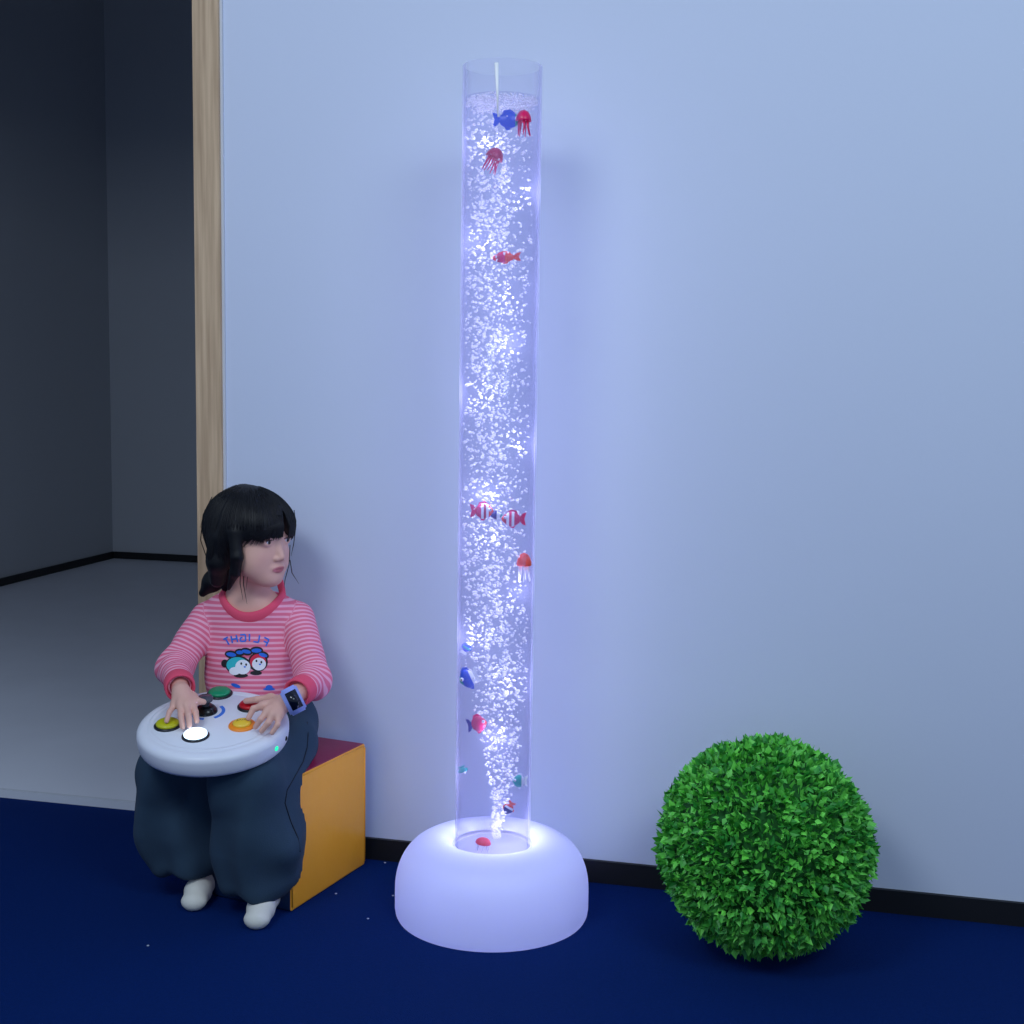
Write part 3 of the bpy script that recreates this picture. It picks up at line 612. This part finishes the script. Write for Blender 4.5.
st = np.where((dt <= dr) & (dt <= dl), V[:, 2]-.012*np.cos((V[:, 0]-chest[0])*9), np.where(dr < dl, -armc(V, shR, elR, cuffR0)+shR[2], -armc(V, shL, elL, cuffL0)+shL[2]))
attr(shirt, 'stripe', st/PER)
tag(shirt, 'pink and white striped long sleeved shirt', None)
# collar ring following the neck cut
def ringpts(n, rr, off):
    c = unit(np.cross(nv, A(0, 1, 0))); s_ = np.cross(nv, c); return [(math.cos(2*math.pi*i/n)*c+math.sin(2*math.pi*i/n)*s_) for i in range(n)]
rp = ringpts(72, 0, 0); V2, F2 = [], []
bv = bvhtree.BVHTree.FromPolygons([tuple(v) for v in V], [tuple(p.vertices) for p in shirt.data.polygons])
def drop(p, dirn=-nv):
    h_ = bv.ray_cast(Vector(tuple(p-dirn*.15)), Vector(tuple(dirn))); return None if h_[0] is None else np.array(h_[0])
inner, outer = [], []
for i, u_ in enumerate(rp):
    a_ = drop(NC+u_*.0610); b_ = drop(NC+u_*.0730)
    inner.append(a_ if a_ is not None else NC+u_*.061-nv*.01); outer.append(b_ if b_ is not None else NC+u_*.073-nv*.015)
inner, outer = np.array(inner), np.array(outer)
for _ in range(7): inner = (np.roll(inner, 1, 0)+inner*2+np.roll(inner, -1, 0))/4; outer = (np.roll(outer, 1, 0)+outer*2+np.roll(outer, -1, 0))/4
n_ = 72; rows = [inner-nv*.010-np.array(rp)*.001, inner+nv*.0015-np.array(rp)*.003, inner+nv*.0045, (inner+outer)/2+nv*.0058, outer+nv*.0036, outer-nv*.004]
V2 = np.concatenate(rows); F2 = [(j*n_+i, j*n_+(i+1) % n_, (j+1)*n_+(i+1) % n_, (j+1)*n_+i) for j in range(5) for i in range(n_)]
meshfrom('collar', V2, F2, M_rib, shirt)
for c0, c1, el_ in ((cuffR0, wrR, elR), (cuffL0, wrL, elL)):
    ax_ = unit(c1-el_); lathe('cuff', [(.0290, -.012), (.0315, -.006), (.0318, .010), (.0312, .024), (.0295, .028), (.0268, .027), (.0255, .015), (.0250, -.004)], M_rib, shirt, 40, frame(c0, ax_))
# print on the chest, laid on the cloth
pr_parts = []; PM_ = [mat('print_blue', (25, 105, 215), .6), mat('print_black', (18, 18, 26), .6), mat('print_white', (235, 238, 245), .6), mat('print_teal', (35, 185, 195), .6), mat('print_red', (215, 35, 70), .6)]
PV, PF, PMI = [], [], []
pdir = unit(chest-CO)
def flush(name, label):
    o = meshfrom(name, PV, PF, PM_, shirt, False, PMI); tag(o, label, None); PV.clear(); PF.clear(); PMI.clear()
def stamp(poly, m, lift):
    """poly in photo coordinates: fan-filled outline laid on the shirt"""
    cx = sum(p[0] for p in poly)/len(poly); cy = sum(p[1] for p in poly)/len(poly); base = len(PV); rings = [0, .5, 1.]; n = len(poly)
    def hit(x, y):
        d = unit(ray(x, y)); h_ = bv.ray_cast(Vector(tuple(CO)), Vector(tuple(d))); return np.array(h_[0])+np.array(h_[1])*lift if h_[0] is not None else W(x, y, 2.8)
    PV.append(hit(cx, cy))
    for r in rings[1:]:
        for p in poly: PV.append(hit(cx+(p[0]-cx)*r, cy+(p[1]-cy)*r))
    for i in range(n):
        j = (i+1) % n; PF.append((base, base+1+i, base+1+j)); PMI.append(m); PF.append((base+1+i, base+1+n+i, base+1+n+j, base+1+j)); PMI.append(m)
def ellp(cx, cy, rx, ry, n=18, rot=0): 
    c, s = math.cos(rot), math.sin(rot); return [(cx+rx*math.cos(a)*c-ry*math.sin(a)*s, cy+rx*math.cos(a)*s+ry*math.sin(a)*c) for a in np.linspace(0, 2*math.pi, n, endpoint=False)]
def strokeq(x0, y0, x1, y1, w_=.75):
    dx, dy = x1-x0, y1-y0; l = math.hypot(dx, dy); nx, ny = -dy/l*w_, dx/l*w_; return [(x0+nx, y0+ny), (x1+nx, y1+ny), (x1-nx, y1-ny), (x0-nx, y0-ny)]
GL = {'T': [(0, 0, 1, 0), (.5, 0, .5, 1)], 'H': [(0, 0, 0, 1), (1, 0, 1, 1), (0, .5, 1, .5)], 'I': [(.5, 0, .5, 1)], 'L': [(0, 0, 0, 1), (0, 1, 1, 1)], 'F': [(0, 0, 0, 1), (0, 0, 1, 0), (0, .5, .8, .5)],
      'G': [(1, .1, 0, .1), (0, .1, 0, 1), (0, 1, 1, 1), (1, 1, 1, .5), (1, .5, .55, .5)]}
for ch_, x, y, rot in (('T', 227.5, 641.5, -.5), ('H', 234.5, 639, -.2), ('G', 243, 637.6, -.05), ('I', 249.5, 637.6, 0), ('L', 256.5, 638.4, .15), ('F', 265, 641.8, .45)):
    for (a, b_, c, d_) in GL[ch_]:      # the lettering reads mirrored on the shirt
        def tr(u_, v_):
            u_, v_ = (.5-u_)*5.2, (v_-.5)*7.2; return x+u_*math.cos(rot)-v_*math.sin(rot), y+u_*math.sin(rot)+v_*math.cos(rot)
        p0, p1 = tr(a, b_), tr(c, d_); stamp(strokeq(*p0, *p1), 0, .0012)
flush('chest_lettering', 'mirrored blue lettering in an arc')
stamp(ellp(238, 665, 12.5, 9.5), 1, .0010); stamp(ellp(258, 662, 9.8, 9.6), 1, .0009); stamp(ellp(241, 675.5, 7, 2.2), 1, .0009); stamp(ellp(256, 673, 6, 2.2), 1, .0009); stamp(ellp(225, 663.5, 3.6, 4), 1, .0009)
for cx, cy, rx, ry, ro in ((231.5, 654.5, 5.6, 3, .15), (240, 652.3, 4.2, 2.8, 0), (246.5, 651.5, 5.2, 2.8, .2), (256.5, 650.5, 5.6, 3, 0), (263, 655, 5, 2.8, .3)):
    stamp(ellp(cx, cy, rx+1, ry+1, rot=ro), 1, .0011); stamp(ellp(cx, cy, rx-.6, ry-.9, rot=ro), 0, .0017)
stamp(ellp(237.5, 665, 10.8, 8), 3, .0016); stamp(ellp(243, 667, 7.6, 7.4), 2, .0021); stamp(ellp(235, 671, 5.5, 4), 2, .0019)
stamp(ellp(258, 661.5, 8, 7.6), 4, .0016); stamp(ellp(259, 664, 6.9, 6.4), 2, .0021)
for x, y in ((241.5, 663.5), (246.3, 664.5), (256.5, 660.8), (261.3, 662)): stamp(ellp(x, y, .95, 1.3, 10), 1, .0027)
stamp(ellp(245, 666.8, 1.2, .8, 8), 0, .0027); stamp(ellp(260, 664.2, 1.2, .8, 8), 0, .0027)
flush('bird_print', 'two round white birds with blue crests')
stamp(ellp(236, 685.5, 5, 1.8, rot=.35), 0, .0012); flush('hem_print', None)
stamp(ellp(269, 687.5, 3.6, 2.6), 0, .0014); stamp(ellp(269, 689, 6, 1.3), 0, .0012)
flush('hem_print', None)

# ---- trousers
def pantsf(P):
    d = el(P, hipc+A(.0, .0, .0), (.112, .095, .080))
    kR, kL = W(170, 768, 2.715), W(245, 778, 2.625)
    r = chain(P, [hipc+A(-.06, 0, -.01), kR, W(166, 822, 2.735), W(186, 858, 2.735)], [.062, .064, .068, .064], .03)
    l = chain(P, [hipc+A(.045, 0, -.01), kL, W(259, 833, 2.665), W(262, 868, 2.675)], [.064, .070, .092, .088], .03)
    l = su(l, rc(P, W(290, 742, 2.79), W(272, 778, 2.70), .062, .060), .03)
    r = -su(-r, P[:, 2]-.056, .02); l = -su(-l, P[:, 2]-.044, .02)
    g = .0065*np.sin((P[:, 0]*1.0-P[:, 1]*.6)*62+np.sin(P[:, 2]*14)*1.6)*np.clip((.36-P[:, 2])/.12, 0, 1)+.003*np.sin(P[:, 2]*38+P[:, 0]*30)
    m_ = rc(P, W(206, 772, 2.72), W(216, 850, 2.74), .045, .045); m_ = -su(-m_, P[:, 2]-.062, .02)
    d = su(d, su(su(r, l, .012), m_, .025)+g, .03)
    ctrl = (P-DC)@DN+.051+.0025          # cloth stays under the controller
    inr = np.linalg.norm((P-DC)-((P-DC)@DN)[:, None]*DN, axis=1)
    d = np.where((inr < .19), np.maximum(d, ctrl), d)
    inc = np.minimum.reduce([(P-Kc)@du+.004, -((P-(Kc+A(0, 0, ch)))@A(0, 0, 1)), (Kc-P)@dv+.0, ((P-Kc)@dv+cs+.004)])   # >0 inside the cube
    d = np.maximum(d, inc+.001)
    return d
M_pants = mat('dark_denim', (40, 64, 84), .95, bump=.4, bscale=420, bdist=.0012, var=.08, vscale=30)
pants, _ = sdfobj('trousers', pantsf, (-.86, 2.50, .02), (-.38, 3.0, .48), .003, M_pants, girl, 2); tag(pants, 'wide dark denim trousers', None)
pbv = bvhtree.BVHTree.FromPolygons([tuple(v.co) for v in pants.data.vertices], [tuple(p.vertices) for p in pants.data.polygons])
sp = []
for x, y in ((307, 722), (308, 735), (307, 748), (303, 762), (295, 776), (287, 790), (285, 803), (291, 822), (298, 838), (300, 852)):
    h_ = pbv.ray_cast(Vector(tuple(CO)), Vector(tuple(unit(ray(x, y)))))
    if h_[0] is not None: sp.append(np.array(h_[0]))
V2, F2 = tube(sp, [.0016]*len(sp), 6); meshfrom('side_seam', V2, F2, mat('seam_navy', (16, 24, 38), .9), pants)
M_sock = mat('white_sock', (218, 216, 205), .95, bump=.4, bscale=300, bdist=.001)
for he, to, an in ((heelR, toeR, ankR), (heelL, toeL, ankL)):
    def sockf(P, he=he, to=to, an=an):
        f = unit((to-he)*A(1, 1, 0)); ball = he+(to-he)*.72+A(0, 0, .004)
        d = su(rc(P, an+A(0, 0, .03), he, .031, .028), rc(P, he, ball, .028, .027), .02); d = su(d, rc(P, ball, to+f*.002, .0265, .019), .012)
        d = su(d, el(P, to, (.027, .022, .017)), .01)
        return np.maximum(d, .0015-P[:, 2])
    o, _ = sdfobj('sock', sockf, np.minimum(he, to)-A(.06, .06, .04), np.maximum(he, to)+A(.06, .06, .12), .0028, M_sock, girl, 2)

# ---- wrist watch
ax_ = unit(A(-.80, -.45, -.36)); wc = wrL+A(.012, -.006, .003); fn_ = unit(A(.34, -.86, .30)); fn_ = unit(fn_-(fn_@ax_)*ax_)
wat = empty('smart_watch'); wat.matrix_world = frame(wc, ax_, fn_); wat.parent = girl; M_lav = mat('lavender_plastic', (150, 165, 235), .35)
lathe('strap', [(.0215, -.009), (.0232, -.009), (.0232, .009), (.0215, .009), (.0215, -.009)], M_lav, wat, 40)
def rbox(name, sx, sy, sz, c, m, par, bev=.002):
    bm = bmesh.new(); bmesh.ops.create_cube(bm, size=1, matrix=Matrix.Translation(c) @ Matrix.Diagonal((sx, sy, sz, 1))); bmesh.ops.bevel(bm, geom=list(bm.edges)+list(bm.verts), offset=bev, segments=3, affect='EDGES'); return frombm(name, bm, m, par)
rbox('watch_case', .014, .056, .036, (.0275, 0, 0), M_lav, wat, .004); rbox('screen', .002, .038, .024, (.0348, 0, 0), mat('screen_glass', (12, 16, 32), .08), wat, .0008)

# ---------------------------------------------------------------- lint specks on the carpet
lm = None
for px, py in ((372, 858), (385, 863), (336, 894), (368, 919), (148, 946), (393, 896)):
    p = onz(px, py)
    if lm is None:
        bm = bmesh.new(); bmesh.ops.create_icosphere(bm, subdivisions=1, radius=.0026); 
        for v in bm.verts: v.co.x *= rng.uniform(.7, 1.4); v.co.z = max(v.co.z*.5, -.0008)+.0009
        o = frombm('lint_speck', bm, mat('lint', (190, 200, 215), .9)); lm = o
    else: o = lm.copy(); COL.objects.link(o)
    o.location = tuple(p); tag(o, 'tiny pale lint speck lying on the navy carpet', 'lint', 'lint specks on the carpet')
